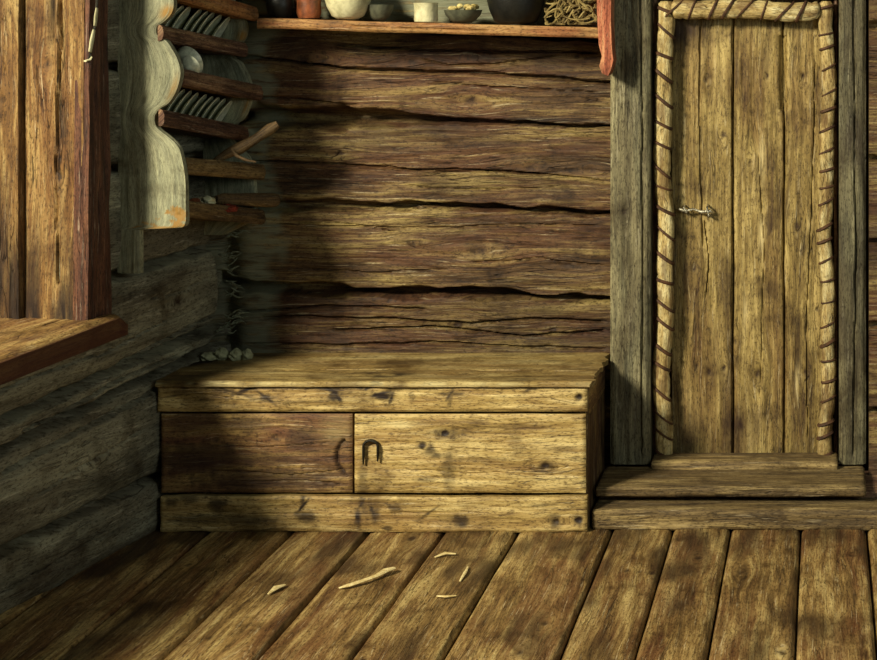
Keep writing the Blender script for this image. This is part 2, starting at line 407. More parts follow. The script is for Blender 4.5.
def back_pl(U, V):
    # old limewash left near the corner and on the log above the shelf
    n = fbm(U*10, V*10, 71, 3)
    a = np.clip((BX(283)-U)/.05+n*1.6, 0, 1)*.75
    b = np.clip((V-BZ(26))/.02, 0, 1)*np.clip((U-BX(300))/.05, 0, 1)*.9
    return a+b+.8*blob(U, V, BX(425), BZ(157), .07, .025)*0
g = Geo()
g.field((0, 5.75, 0), (1, 0, 0), (0, 0, 1), (0, -1, 0), lin(-2.40, -.755, .0055), np.concatenate([lin(0, .44, .03)[:-1], lin(.44, 1.86, .0042), lin(1.9, 2.4, .06)]), .2, back_h, bkn, back_st, back_pl,
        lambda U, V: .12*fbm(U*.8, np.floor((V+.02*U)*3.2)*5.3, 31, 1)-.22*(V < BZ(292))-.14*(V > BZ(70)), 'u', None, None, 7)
g.field((0, 5.655, 0), (1, 0, 0), (0, 0, 1), (0, -1, 0), lin(PX(869, 5.655), .75, .008), np.concatenate([lin(0, 1.86, .006), lin(1.9, 2.4, .06)]), .2, back_h, [], back_st, None, lambda U, V: .05+0*U, 'u', None, None, 8)
g.beam((-.85, 5.83, -.04), (.3, 5.99, 2.4), 2, 4, .3)      # framing logs behind the door
tag(g.build('wall_back', M['wall_back']), kind='structure')

# ------------------------------------------------------------------ setting: left wall (skewed), with the window opening
W0 = np.array((-2.20, 5.75, 0)); WU = np.array((-.168, -.986, 0)); WU = WU/np.linalg.norm(WU); WN = np.array((-WU[1], WU[0], 0)); WN = WN*np.sign(WN[0])
WZ = np.array((0, 0, 1.))
def WP(u, v, z): return tuple(W0+WU*u+WN*v+WZ*z)
ls = [curve_of([(0, -.03), (4, -.03)]), curve_of([(0, .165), (.4, .168), (1.2, .176), (4, .19)]), curve_of([(0, .545), (.39, .523), (1.16, .470), (4, .44)]),
      curve_of([(0, .612), (.6, .585), (1.16, .548), (4, .52)]), curve_of([(0, .90), (.6, .885), (1.2, .89), (4, .9)]), curve_of([(0, 1.225), (1, 1.245), (4, 1.25)]),
      curve_of([(0, 1.55), (1, 1.575), (4, 1.57)]), curve_of([(0, 1.89), (4, 1.9)]), curve_of([(0, 2.2), (4, 2.2)])]
def left_h(U, V):
    h = .006*fbm(U*4, V*14, 23, 4)+.003*fbm(U*9, V*60, 29, 3); bul = np.zeros_like(U)
    amp = [.03, .035, .018, .036, .010, .010, .010, .01]
    for k in range(8):
        a, b = ls[k](U), ls[k+1](U); t = np.clip((V-a)/(b-a), 0, 1)
        inside = (V >= a) & (V < b)
        m = amp[k]*(1-np.abs(2*t-1)**3.2)
        bul = np.where(inside, m, bul)
    h += bul
    for k in range(1, 8):
        h = h+crack(U, V, [(x, float(ls[k](x))) for x in np.linspace(-.15, 4.05, 42)], .013, .060, k+80, .008)
    # end of the thick log rounds off into the corner
    lg = (V > ls[3](U)) & (V < ls[4](U))
    h = np.where(lg, h-.080*np.exp(-(np.maximum(U, 0)/.032)**2), h-.02*np.exp(-(U/.05)**2))
    cr = [([(.02, .655), (.3, .635), (.62, .60)], .006, .02), ([(.35, .70), (.7, .66), (1.1, .66), (1.4, .63)], .004, .010), ([(.15, .50), (.55, .46), (1.2, .41)], .007, .025),
          ([(.2, .56), (.6, .545), (1.1, .50)], .005, .02), ([(.5, .36), (.8, .33), (1.1, .30)], .004, .008), ([(.5, .07), (.8, .08), (1.3, .06)], .003, .01), ([(.1, .80), (.3, .78), (.5, .79)], .003, .006)]
    for k, (p, w_, d) in enumerate(cr): h = h+crack(U, V, p, w_, d, k+120, .008)
    return h
def left_st(U, V):
    s = .5*np.clip(fbm(U*5, V*9, 131, 3)*2.2-.5, 0, 1)
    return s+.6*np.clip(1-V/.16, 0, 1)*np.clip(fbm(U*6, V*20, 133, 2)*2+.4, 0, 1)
def left_pl(U, V):
    cz = np.interp(U, [0, .6, 1.2], [.885, .868, .87])
    s = .9*np.exp(-((V-cz)/.010)**2)*(U < .55)*np.clip(fbm(U*22, V*0, 137, 2)*3+.4, 0, 1)
    cz2 = np.interp(U, [0, .6, 1.2], [.60, .575, .53])
    return s+.45*np.exp(-((V-cz2-.0)/.012)**2)*np.clip(fbm(U*16, V*0, 139, 2)*3+.1, 0, 1)
WTOP = 9
UA = np.concatenate([lin(-.10, 1.45, .009), lin(1.5, 4.0, .05)])
g = Geo()
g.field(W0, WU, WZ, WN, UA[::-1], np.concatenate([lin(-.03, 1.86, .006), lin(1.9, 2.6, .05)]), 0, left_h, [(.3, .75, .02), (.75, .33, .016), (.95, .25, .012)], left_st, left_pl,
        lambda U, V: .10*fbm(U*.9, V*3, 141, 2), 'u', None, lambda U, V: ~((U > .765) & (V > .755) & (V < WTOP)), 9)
def wbox(g, u0, u1, v0, v1, z0, z1, **k):    # box in wall axes
    V = [WP(u, v, z) for u in (u0, u1) for v in (v0, v1) for z in (z0, z1)]
    G = np.array([(z, v, u) for u in (u0, u1) for v in (v0, v1) for z in (z0, z1)])
    g.add(V, [(0, 1, 3, 2), (4, 6, 7, 5), (0, 4, 5, 1), (2, 3, 7, 6), (0, 2, 6, 4), (1, 5, 7, 3)], G, **k)
wbox(g, -.02, 4.0, -.28, -.06, -.03, .72); wbox(g, -.02, .80, -.28, -.06, .72, 2.6)
tag(g.build('wall_left', M['wall_left']), kind='structure')

# window: jamb boards, casing, sill
win = tag(empty('window_1', WP(.9, 0, .78)), kind='structure')
def wboard(name, mat, p0, ea, la, lb, en, T, hfun, knots=(), stain=None, pale=None, seed=0, tone=0, warp=None, step=.006, parent=win):
    ea = np.array(ea, float); en = np.array(en, float); eb = np.cross(en, ea); g = Geo()
    g.field(p0, ea, eb, en, lin(0, la, step), lin(0, lb, .009), T, hfun, knots, stain, pale, lambda U, V: tone+0*U, 'v', warp, None, seed)
    return g.build(name, mat, parent)
def rough_v(seed, amp=.004):
    return lambda U, V: amp*fbm(U*45, V*4, seed, 3)+amp*.5*fbm(U*140, V*9, seed+1, 2)
jamb_stain_shade = lambda U, V: np.clip(.9*blob(U, V, .09, 1.0, .012, .10)+.8*blob(U, V, .12, .55, .02, .16, 3)*(fbm(U*40, V*12, 5, 2) > -.1)+1.0*np.clip(1-V/.42, 0, 1)*np.clip(fbm(U*28, V*5, 6, 3)*2.5+.45, 0, 1), 0, 1)  # last term darkens the jamb foot, painting the shadow there
# faces the room side of the opening (towards -u... the viewer)
wboard('jamb', M['jamb'], WP(.812, -.172, .775), WN, .20, 1.8, WU, .05, lambda U, V: rough_v(201, .008)(U, V)-.012*blob(U, V, .09, .95, .01, .12)+crack(V, U, [(.1, .11), (.5, .105), (.9, .12), (1.5, .118)], .003, .02, 7, .005),
       [(.075, .80, .012), (.05, 1.15, .010), (.12, .45, .010)], jamb_stain_shade, None, 11)
wboard('outer_jamb', M['jamb'], WP(.832, -.29, .765), WN, .105, 1.8, WU, .05, rough_v(205, .008), [(.05, .7, .01)], lambda U, V: np.clip(.95*np.clip(1.25-V/.45, 0, 1)*np.clip(fbm(U*30, V*4, 8, 2)*2+.9, 0, 1), 0, 1), None, 12, -.08)  # foot coloured dark to paint the shadow low in the opening
wboard('casing', M['casing'], WP(.822, .046, .775), -WU, .125, 1.6, WN, .05, rough_v(209, .006), [], None, None, 13, 0, lambda U, V: (U*(1-.30*np.minimum(V, 1.1))+.014*V, V))
# sill: wedge-ended slab
g = Geo(); sill_edge = True
sill_poly = lambda U, V: (U, V)
def swarp(U, V):
    return U, V*(1.0+.16*np.clip((U-.0)/.6, 0, 2.2))
g.field(WP(.655, -.31, .78), WU, -WN*-1, WZ, lin(0, 2.9, .012), lin(0, .385, .008), .075, lambda U, V: .004*fbm(U*4, V*40, 221, 3)-.012*np.exp(-((.385-V)/.012)**2)-.03*np.exp(-(U/.03)**2)+crack(U, V, [(.1, .25), (.5, .26), (1.0, .24)], .003, .01, 9, .01),
        [(.35, .30, .01)], lambda U, V: np.clip(.8*np.clip(fbm(U*9, V*30, 223, 3)*2-.3, 0, 1)+.85*(V > .379), 0, 1), None, None, 'u', swarp, None, 14)  # dark red front edge, also painting shade on the sill's face
g.build('window_sill', M['sill'], win); sill_edge = False

# ------------------------------------------------------------------ door with padded surround
door = tag(empty('door_1', (-.28, 5.76, .115)), kind='structure')
YD = 5.765
def DX(px): return PX(px, YD)
def DZ(py): return PZ(py, YD)
g = Geo()
d0, d1, z0, z1 = DX(672), DX(826), DZ(463), 1.76
gaps = [DX(732), DX(784)]
def door_h(U, V):
    X = U+d0; Z = V+z0
    h = .005*fbm(U*30, V*3, 301, 3)+.0025*fbm(U*110, V*6, 305, 2)
    g1 = gaps[0]+.004*fbm(Z*4, Z*0, 310, 2)+.003; g2 = gaps[1]+.010*np.clip((Z-1.4)*3, -.2, 1)*-.4+.004*fbm(Z*6, Z*0, 312, 2)
    h -= .03*np.exp(-((X-g1)/.0035)**2)
    wd = np.where((Z > DZ(110)) & (Z < DZ(35)), .011, .0035)
    h -= .03*np.exp(-((X-g2)/wd)**2)
    h += crack(Z, X, [(DZ(250), DX(703)), (DZ(120), DX(699)), (DZ(20), DX(700))], .0025, .012, 315, .004)
    h += crack(Z, X, [(DZ(300), DX(706)), (DZ(260), DX(709)), (DZ(215), DX(704))], .002, .012, 316, .004)
    h += crack(Z, X, [(DZ(440), DX(808)), (DZ(330), DX(806)), (DZ(200), DX(812)), (DZ(60), DX(815))], .002, .010, 317, .004)
    h += crack(Z, X, [(DZ(400), DX(760)), (DZ(250), DX(764)), (DZ(150), DX(758))], .0018, .008, 318, .004)
    return h+np.where(X > g2, .004, np.where(X > g1, -.002, .002))
dk = [(DX(x)-d0, DZ(y)-z0, r) for x, y, r in ((706, 80, .009), (767, 76, .008), (803, 76, .010), (724, 133, .010), (694, 267, .012), (797, 226, .014), (750, 163, .008), (697, 365, .007), (709, 372, .010), (724, 368, .008), (758, 373, .013), (806, 372, .012), (735, 342, .008))]
door_stain_shade = lambda U, V: (.75*np.clip(fbm(U*14, V*3.5, 331, 3)*1.8-.35, 0, 1)+.6*blob(U, V, DX(770)-d0, DZ(230)-z0, .03, .08)*(fbm(U*40, V*10, 332, 2) > 0)
     +.85*blob(U, V, DX(690)-d0, DZ(30)-z0, .06, .05)+.5*blob(U, V, DX(702)-d0, DZ(190)-z0, .02, .03)+.6*blob(U, V, DX(770)-d0, DZ(290)-z0, .03, .03)+.5*blob(U, V, DX(735)-d0, DZ(425)-z0, .05, .03)+.7*blob(U, V, DX(688)-d0, DZ(440)-z0, .08, .10))  # last blob paints the bench's shadow on the door; the others are stains
dpl = lambda U, V: .9*blob(U, V, DX(762)-d0, DZ(235)-z0, .010, .05)+.8*blob(U, V, DX(810)-d0, DZ(225)-z0, .008, .025)+.7*blob(U, V, DX(762)-d0, DZ(160)-z0, .012, .07)+.7*blob(U, V, DX(745)-d0, DZ(310)-z0, .007, .06)+.6*blob(U, V, DX(797)-d0, DZ(380)-z0, .006, .05)
g.field((d0, YD, z0), (1, 0, 0), (0, 0, 1), (0, -1, 0), lin(0, d1-d0, .0035), lin(0, z1-z0, .006), .05, door_h, dk, door_stain_shade, dpl, lambda U, V: .06*np.floor((U > gaps[0]-d0)*1.0)-.03, 'v', None, None, 15)
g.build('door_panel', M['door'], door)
# latch: forged staple and rod
yl = YD-.03
g = Geo().tube([(DX(680), yl, DZ(208)), (DX(686), yl-.004, DZ(210)), (DX(694), yl-.003, DZ(208)), (DX(702), yl, DZ(211)), (DX(711), yl, DZ(210)), (DX(713), yl+.012, DZ(212))], [.005, .006, .004, .006, .007, .005], 10)
g.tube([(DX(685), yl+.035, DZ(205)), (DX(685), yl-.01, DZ(206)), (DX(687), yl-.012, DZ(211)), (DX(687), yl+.035, DZ(212))], .0035, 8)
g.tube([(DX(708), yl+.035, DZ(205)), (DX(708), yl-.01, DZ(206)), (DX(709), yl-.012, DZ(214)), (DX(709), yl+.035, DZ(215))], .004, 8)
tag(g.build('door_latch', M['bright_iron'], door), 'worn bright iron latch bar')

def roll(p0, p1, r, seed, spacing, ang):
    p0 = Vector(p0); p1 = Vector(p1); L = (p1-p0).length; t = (p1-p0).normalized()
    side = Vector((1, 0, 0)) if abs(t.z) > .5 else Vector((0, 0, 1)); out = Vector((0, -1, 0))
    n = int(L/.010); seg = 22; V = []; G = []; st = []
    for i in range(n+1):
        a_ = i/n*L
        c = p0+t*a_+side*(.006*math.sin(a_*7+seed)+.004*math.sin(a_*17+seed*2))
        for k in range(seg):
            th = 2*PI*k/seg
            q = r*(1+.16*float(vn(a_*16, th*1.2, seed))*2*.6+.10*float(vn(a_*30, th*4, seed+1)))
            ph = ((a_+ang*math.cos(th)*r) % spacing)/spacing
            q *= 1-.13*math.exp(-((min(ph, 1-ph))/.10)**2)
            if i in (0, n): q *= .6
            V.append(tuple(c+(side*math.cos(th)*q+out*math.sin(th)*q*.75))); G.append((a_, th*r, seed)); st.append(.6 if vn(a_*12, th*1.5, seed+9) > .22 else 0)
    F = [(i*seg+k, i*seg+(k+1) % seg, (i+1)*seg+(k+1) % seg, (i+1)*seg+k) for i in range(n) for k in range(seg)]
    if t.cross(side).dot(out) < 0: pass
    F += [tuple(range(seg)), tuple(n*seg+k for k in range(seg))]
    g = Geo().add(V, F, np.array(G), np.array(st, float))
    o = g.build('padding_roll', M['straw'], door)
    bm_fix(o)
    # lacing bands
    g = Geo(); m = int(L/spacing); rr = random.Random(seed)
    for j in range(m+1):
        a0 = min(L-.01, max(.01, j*spacing+rr.uniform(-.2, .2)*spacing)); an = ang*rr.uniform(.4, 1.3); pts = []
        for k in range(15):
            th = 2*PI*k/14
            q = r*(.98)
            a_ = a0-an*math.cos(th)*r
            c = p0+t*a_+side*(.006*math.sin(a_*7+seed)+.004*math.sin(a_*17+seed*2))
            pts.append(c+(side*math.cos(th)*q+out*math.sin(th)*q*.76))
        g.tube(pts, [.0062*rr.uniform(.6, 1.2)]*15, 6, True)
    lc = g.build('lacing', M['lace']); lc.parent = o; lc.matrix_parent_inverse = o.matrix_parent_inverse @ Matrix.Identity(4)
    lc.matrix_parent_inverse = Matrix.Identity(4)
    return o
import bmesh
def bm_fix(o):
    bm = bmesh.new(); bm.from_mesh(o.data); bmesh.ops.recalc_face_normals(bm, faces=bm.faces); bm.to_mesh(o.data); bm.free()
YR = 5.715
roll((PX(664, YR), YR, PZ(457, YR)), (PX(664, YR), YR, 1.78), .031, 3, .080, .7)
roll((PX(827, YR), YR, PZ(458, YR)), (PX(827, YR), YR, 1.78), .025, 5, .070, -.45)
roll((PX(672, YR), YR-.01, PZ(10, YR)), (PX(820, YR), YR-.01, PZ(9, YR)), .034, 8, .068, -.8)

# posts, lintel, threshold
def vpost(name, x0, x1, yf, zb, zt, T, seed, mat, cr=(), tone=0, kn=()):
    g = Geo(); W = x1-x0
    def h(U, V):
        r = .005*fbm(U*28, V*3, seed, 3)+.003*fbm(U*90, V*5, seed+1, 2)-.012*np.exp(-(U/.008)**2)-.012*np.exp(-((W-U)/.008)**2)
        for k, c in enumerate(cr): r = r+crack(V+zb, U+x0, c, .003, .014, seed+k, .006)
        return r
    g.field((x0, yf, zb), (1, 0, 0), (0, 0, 1), (0, -1, 0), lin(0, W, .0045), lin(0, zt-zb, .008), T, h, kn, lambda U, V: .6*np.clip(fbm(U*12, V*3, seed+7, 3)*2-.4, 0, 1), None, lambda U, V: tone+0*U, 'v', None, None, seed)
    return tag(g.build(name, mat), kind='structure')
YP = 5.66
vpost('trim_1', PX(610, YP), PX(650, YP), YP, .127, 2.35, .17, 401, M['post'], [[(.15, PX(641, YP)), (.8, PX(643, YP)), (2.3, PX(640, YP))]], 0, [(.05, .9, .008)])
vpost('trim_2', PX(839, YP), PX(866, YP), YP, .127, 2.35, .17, 411, M['post'], [[(.15, PX(853, YP)), (.9, PX(856, YP)), (2.3, PX(852, YP))]], -.22)
g = Geo().beam((PX(651, YP), YP+.03, 1.80), (PX(838, YP), YP+.20, 2.3), 0, 5, .03, .005, .01)
tag(g.build('trim_3', M['post']), kind='structure')
g = Geo()     # inner door stop at both sides
g.beam((PX(651.5, 5.74), 5.745, .127), (PX(657, 5.74), 5.83, 1.80), 2, 6, .05)
g.beam((PX(834, 5.74), 5.745, .127), (PX(838, 5.74), 5.83, 1.80), 2, 7, .05)
tag(g.build('trim_4', M['rack_dark']), kind='structure')
def hbeam(name, x0, x1, yf, yb, zb, zt, seed, mat, tone=0):
    g = Geo()
    # front face and top face as worked fields on a core
    g.beam((x0, yf, zb), (x1, yb, zt), 0, seed, .012, .005, .007, tone)
    return tag(g.build(name, mat), kind='structure')
hbeam('trim_5', -.785, .8, 5.335, 5.60, -.002, .066, 21, M['step'])
hbeam('trim_6', -.782, PX(866, 5.42), 5.40, 5.655, .088, .124, 23, M['step'], -.06)
hbeam('trim_7', -.78, .7, 5.47, 5.9, .05, .09, 24, M['rack_dark'])
hbeam('trim_8', PX(652, 5.66), PX(838, 5.66), 5.610, 5.735, .118, .150, 25, M['step'], .12)

# ------------------------------------------------------------------ storage bench
bench = tag(empty('storage_bench', (-1.52, 5.55, 0)), 'long low honey-coloured plank storage bench standing against the back wall', 'bench')
YB = 5.305
def FX(px): return PX(px, YB)
def FZ(py): return PZ(py, YB)
XL, XR = FX(157), FX(587)
def bboard(name, mat, x0, x1, zb, zt, yf, T, seed, kn=(), stn=None, pale=None, tone=0, crs=(), extra=None, wob=0, parent=bench):
    g = Geo()
    def h(U, V):
        r = .003*fbm(U*4, V*40, seed, 3)+.0018*fbm(U*8, V*120, seed+1, 2)
        e = np.minimum(np.minimum(U, x1-x0-U), np.minimum(V, zt-zb-V)); r -= .006*np.exp(-(e/.005)**2)
        for k, (c, w_, d) in enumerate(crs): r = r+crack(U+x0, V+zb, c, w_, d, seed+k, .004)
        if extra is not None: r = r+extra(U+x0, V+zb)
        return r
    def wp(U, V): return U+0*V, V+wob*fbm(U*7, U*0, seed+5, 3)*np.abs(V/(zt-zb)-.5)*2
    k2 = [(x-x0, z-zb, r) for x, z, r in kn]
    g.field((x0, yf, zb), (1, 0, 0), (0, 0, 1), (0, -1, 0), lin(0, x1-x0, .005), lin(0, zt-zb, .0035), T, h, k2, (lambda U, V: stn(U+x0, V+zb)) if stn else None, (lambda U, V: pale(U+x0, V+zb)) if pale else None,
            lambda U, V: tone+0*U, 'u', wp if wob else None, None, seed)
    return g.build(name, mat, parent)
def marks(lst):
    def f(X, Z):
        r = 0*X
        for (px, py, a, b, s, *an) in lst:
            ca, sa = math.cos(math.radians(an[0] if an else 0)), math.sin(math.radians(an[0] if an else 0)); dx = X-FX(px); dz = Z-FZ(py); d1 = dx*ca+dz*sa; d2 = dz*ca-dx*sa
            n = .8+.9*fbm(X*60, Z*60, int(px) % 50+60, 2)
            r = np.maximum(r, s*np.exp(-(((d1/(a*.0042))**2+(d2/(b*.0046))**2)*n)**2))
        return r
    return f
topmk = marks([(328, 389, 8, 1.3, 1, -20), (337, 396, 6, 1.6, 1, -55), (318, 387, 8, 1.0, .9, 10), (372, 386, 8, 1.2, 1, 25), (356, 386, 7, 1.2, 1, -20), (380, 394, 9, 1.5, 1, 15), (391, 399, 6, 1.3, .9, 70), (449, 396, 5, 1.2, .9, 60), (246, 390, 8, 1.2, 1, 20), (232, 392, 10, 1.0, .9, -15), (212, 388, 9, 1.0, .8, -12), (265, 397, 8, 1.3, .9, -35), (188, 387, 8, 1.3, .9, 10), (176, 395, 10, 1, .7, 12), (530, 389, 6, 1.0, .8, 30), (240, 386, 5, 2, 1), (251, 388, 4, 1.6, .9), (323, 388, 6, 1.5, .9), (334, 395, 4, 5, .9), (363, 384, 9, 2, 1), (368, 382, 3, 2.5, 1), (383, 396, 7, 2.5, .9), (390, 392, 2, 6, .7), (452, 394, 8, 1.4, .7), (450, 399, 2, 5, .6), (522, 386, 7, 1.4, .9), (535, 388, 2, 2, .8),
                (200, 386, 8, 1.5, .7), (180, 392, 10, 2, .6), (222, 391, 10, 1.2, .6), (265, 398, 5, 2.2, .8), (270, 388, 12, 1, .5), (579, 397, 3, 3, .8), (207, 400, 8, 1.4, .5), (300, 402, 12, 1, .4), (412, 398, 3, 4, .4)])
botmk = marks([(303, 506, 8, 1.1, 1, 50), (358, 519, 6, 1.3, 1, -75), (374, 515, 7, 1.3, .9, -70), (362, 503, 5, 1.1, .9, 60), (392, 507, 5, 1.2, .8, -20), (430, 512, 9, .9, .7, 35), (540, 505, 10, .9, .5, 4), (303, 502, 2, 5, .8), (305, 517, 8, 4, .8), (358, 518, 2, 6, .9), (362, 503, 2, 4, .7), (375, 516, 3, 5, .8), (396, 508, 5, 3, .6), (387, 528, 4, 2, .8), (460, 520, 6, 3.5, .9), (462, 524, 4, 2, .8), (556, 521, 4, 4, .9), (579, 520, 3, 4, .9), (217, 505, 7, 4, .8), (190, 500, 8, 3, .7), (172, 502, 5, 3, .8), (245, 520, 20, 4, .6), (200, 520, 20, 4, .6)])
bboard('top_rail', M['bench'], XL, XR, FZ(412), .488, YB, .03, 501, [(FX(579), FZ(397), .008)], topmk, None, 0, [([(FX(160), FZ(397)), (FX(200), FZ(394)), (FX(240), FZ(398))], .0015, .004)])
dmk = marks([(200, 460, 40, 12, .9), (260, 480, 50, 7, .8), (300, 440, 12, 10, .8), (245, 425, 22, 5, .6), (190, 425, 18, 8, .6), (270, 460, 30, 4, .6)])
def gouge(X, Z):    # semicircular finger hole cut in the left door
    r = np.sqrt(((X-FX(348))/.040)**2+((Z-FZ(458))/.056)**2)
    return -.012*np.exp(-((r-1)/.16)**2)*(X < FX(345))
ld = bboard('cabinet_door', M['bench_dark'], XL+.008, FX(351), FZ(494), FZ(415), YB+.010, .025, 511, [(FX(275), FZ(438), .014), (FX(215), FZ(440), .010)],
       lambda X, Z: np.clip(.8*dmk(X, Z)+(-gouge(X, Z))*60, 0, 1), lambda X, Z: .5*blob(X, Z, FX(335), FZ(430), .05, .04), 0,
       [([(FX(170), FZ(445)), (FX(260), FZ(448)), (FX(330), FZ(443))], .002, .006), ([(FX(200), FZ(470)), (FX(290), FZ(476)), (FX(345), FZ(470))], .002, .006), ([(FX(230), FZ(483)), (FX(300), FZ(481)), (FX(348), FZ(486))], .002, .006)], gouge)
tag(ld, 'darker left door with a half-round finger cut')
rmk = marks([(422, 446, 3, 2.5, 1), (430, 450, 4, 3, .8), (436, 456, 5, 2, .7), (444, 434, 10, 4, .6), (448, 470, 5, 14, .55), (362, 482, 3, 14, .5), (545, 466, 6, 3, .8), (515, 440, 5, 14, .3), (425, 480, 7, 2, .5), (565, 450, 12, 2, .4), (480, 460, 25, 1.6, .35), (500, 428, 30, 1.2, .3)])
rd = bboard('cabinet_door', M['bench'], FX(353.5), XR-.006, FZ(494), FZ(415), YB+.007, .025, 521, [(FX(444), FZ(434), .010), (FX(545), FZ(466), .008)], rmk,
       lambda X, Z: .5*blob(X, Z, FX(400), FZ(425), .06, .01), 0, [([(FX(380), FZ(452)), (FX(450), FZ(448)), (FX(520), FZ(453))], .0013, .004), ([(FX(400), FZ(470)), (FX(480), FZ(474)), (FX(570), FZ(468))], .0013, .004)])
g = Geo()   # iron hasp: an arch of flat bar with a nail each side
pts = []
for k in range(13):
    a = PI*k/12; pts.append((FX(371)-.024*math.cos(a)*(1 if abs(math.cos(a)) < .99 else 1), YB-.004, FZ(446)+.020*math.sin(a)))
pts = [(FX(363.5), YB-.003, FZ(464))]+[(FX(363.8), YB-.004, FZ(455))]+pts+[(FX(378.2), YB-.004, FZ(455)), (FX(378), YB-.003, FZ(461))]
g.tube(pts, [.004]+[.0075]*(len(pts)-2)+[.004], 8, True, flat=.6)
hp = g.build('iron_hasp', M['iron']); hp.parent = rd
tag(hp, 'black arched iron hasp')
bboard('bottom_rail', M['bench'], XL+.01, XR, 0.001, FZ(497), YB-.002, .03, 531, [(FX(579), FZ(520), .009), (FX(556), FZ(521), .006)], botmk, None, -.02, [([(FX(200), FZ(512)), (FX(330), FZ(514)), (FX(480), FZ(511))], .0015, .004)], None, .006)
# seat: one wide board with a torn right end
g = Geo()
def seat_h(U, V):
    return .003*fbm(U*4, V*30, 541, 3)-.008*np.exp(-(V/.006)**2)-.004*np.exp(-((1.47-U)/.02)**2)+crack(U, V, [(.05, .17), (.7, .18), (1.42, .16)], .003, .012, 542, .006)
def seat_w(U, V):
    e = np.clip((U-1.40)/.05, 0, 1); return U+e*.012*fbm(V*20, V*0, 543, 3)*2, V-np.exp(-(V/.01)**2)*.006*fbm(U*12, U*0, 544, 3)
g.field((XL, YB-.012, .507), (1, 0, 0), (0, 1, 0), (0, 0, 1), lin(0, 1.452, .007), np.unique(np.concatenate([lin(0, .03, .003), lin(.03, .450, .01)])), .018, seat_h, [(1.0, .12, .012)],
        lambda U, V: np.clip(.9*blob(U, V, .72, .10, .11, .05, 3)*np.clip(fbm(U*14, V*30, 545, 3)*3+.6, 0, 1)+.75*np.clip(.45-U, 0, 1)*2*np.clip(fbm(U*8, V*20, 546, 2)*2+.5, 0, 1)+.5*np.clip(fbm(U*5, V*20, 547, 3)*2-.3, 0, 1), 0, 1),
        lambda U, V: .7*np.exp(-(V/.008)**2)*np.clip(.6+fbm(U*16, V*0, 548, 3)*1.6, 0, 1), lambda U, V: -.24+0*U, 'u', seat_w, None, 16)  # seat toned darker than the front boards, painted as less lit
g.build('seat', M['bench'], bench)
g = Geo()
g.field((XR, YB+.028, .001), (0, 1, 0), (0, 0, 1), (1, 0, 0), lin(0, .41, .006), lin(0, .487, .006), .028, lambda U, V: .004*fbm(U*40, V*4, 551, 3)-.015*np.exp(-((U-.13)/.004)**2)-.015*np.exp(-((U-.26)/.004)**2), [], lambda U, V: .4+0*U, None, None, 'v', None, None, 17)
g.build('side_panel', M['bench_dark'], bench)
g = Geo()
g.beam((XR-.03, YB+.035, .38), (XR+.004, YB+.42, .487), 1, 18, .03)
g.beam((XL+.03, YB+.40, .02), (XR-.03, YB+.42, .47), 0, 19, .05)
g.build('frame', M['bench_dark'], bench)

# ------------------------------------------------------------------ shelf on the back wall
def SX(px): return PX(px, 5.55)
def SZ(py): return PZ(py, 5.55)
g = Geo(); x0, x1 = SX(257), SX(601)
def tilt(x): return SZ(18)+(SZ(28)-SZ(18))*(x-x0)/(x1-x0)     # upper face of the sagging shelf
def shelf_piece():
    def wp(U, V): return U, V+(tilt(U+x0)-SZ(18))+.003*fbm(U*6, U*0, 561, 2)
    g.field((x0, 5.55, SZ(28.5)), (1, 0, 0), (0, 0, 1), (0, -1, 0), lin(0, x1-x0, .007), lin(0, SZ(18)-SZ(28.5), .004), .19,
            lambda U, V: .003*fbm(U*5, V*60, 562, 3)-.006*np.exp(-(np.minimum(V, SZ(18)-SZ(28.5)-V)/.004)**2)+crack(U, V, [(.3, .022), (.6, .016), (.9, .02)], .0015, .006, 563, .003),
            [], lambda U, V: .5*np.clip(fbm(U*9, V*40, 564, 2)*2-.3, 0, 1), None, None, 'u', wp, None, 19)
shelf_piece()
shelf = tag(g.build('wall_shelf', M['shelf']), 'long reddish wooden shelf board crossing the log wall above the bench', 'shelf')
g = Geo()    # carved end bracket
pl = [(x, z) for x, z in ((SX(597), SZ(8)), (SX(598), SZ(-60)), (SX(612), SZ(-60)), (SX(611), SZ(20)), (SX(612), SZ(48)), (SX(613.5), SZ(60)), (SX(611), SZ(70)), (SX(608), SZ(76)), (SX(602), SZ(73)), (SX(599.5), SZ(66)), (SX(602), SZ(56)), (SX(599), SZ(45)), (SX(598), SZ(30)))]
g.prism(pl[::-1][::-1], (0, 5.545, 0), (1, 0, 0), (0, 0, 1), (0, -1, 0), .09, 0, 33)
br = g.build('shelf_bracket', M['bracket'], None, False); bm_fix(br)
bv = br.modifiers.new('b', 'BEVEL'); bv.width = .004; bv.segments = 2; bv.limit_method = 'ANGLE'
tag(br, 'carved orange-red upright holding the right end of the wall shelf', 'bracket')

# vessels on the shelf
def on_shelf(px, dy=0): x = PX(px, 5.62+dy); return (x, 5.62+dy, tilt(x)+.004)
def vessel(name, mat, px, prof, label, cat, dy=0, wob=.01, sc=1, tiltr=0, rest=0, group=None):
    o_ = on_shelf(px, dy)
    g = Geo().lathe([(r*sc, z*sc) for r, z in prof], 40, Matrix.Rotation(tiltr, 4, 'Y'), wob, px)
    o = g.build(name, mat); bm_fix(o); o.location = (o_[0], o_[1], o_[2]+rest); return tag(o, label, cat, group)
def hollow(outer, t=.006):
    return [(0, outer[0][1])]+outer+[(max(r-t, .001), z) for r, z in reversed(outer[1:])]+[(0, outer[0][1]+t)]
vessel('jug', M['pot_brown'], 309, hollow([(.036, 0), (.042, .02), (.040, .05), (.045, .09), (.05, .13), (.042, .17), (.03, .19), (.034, .215)]), 'small reddish-brown jug on the left end of the shelf', 'jug')
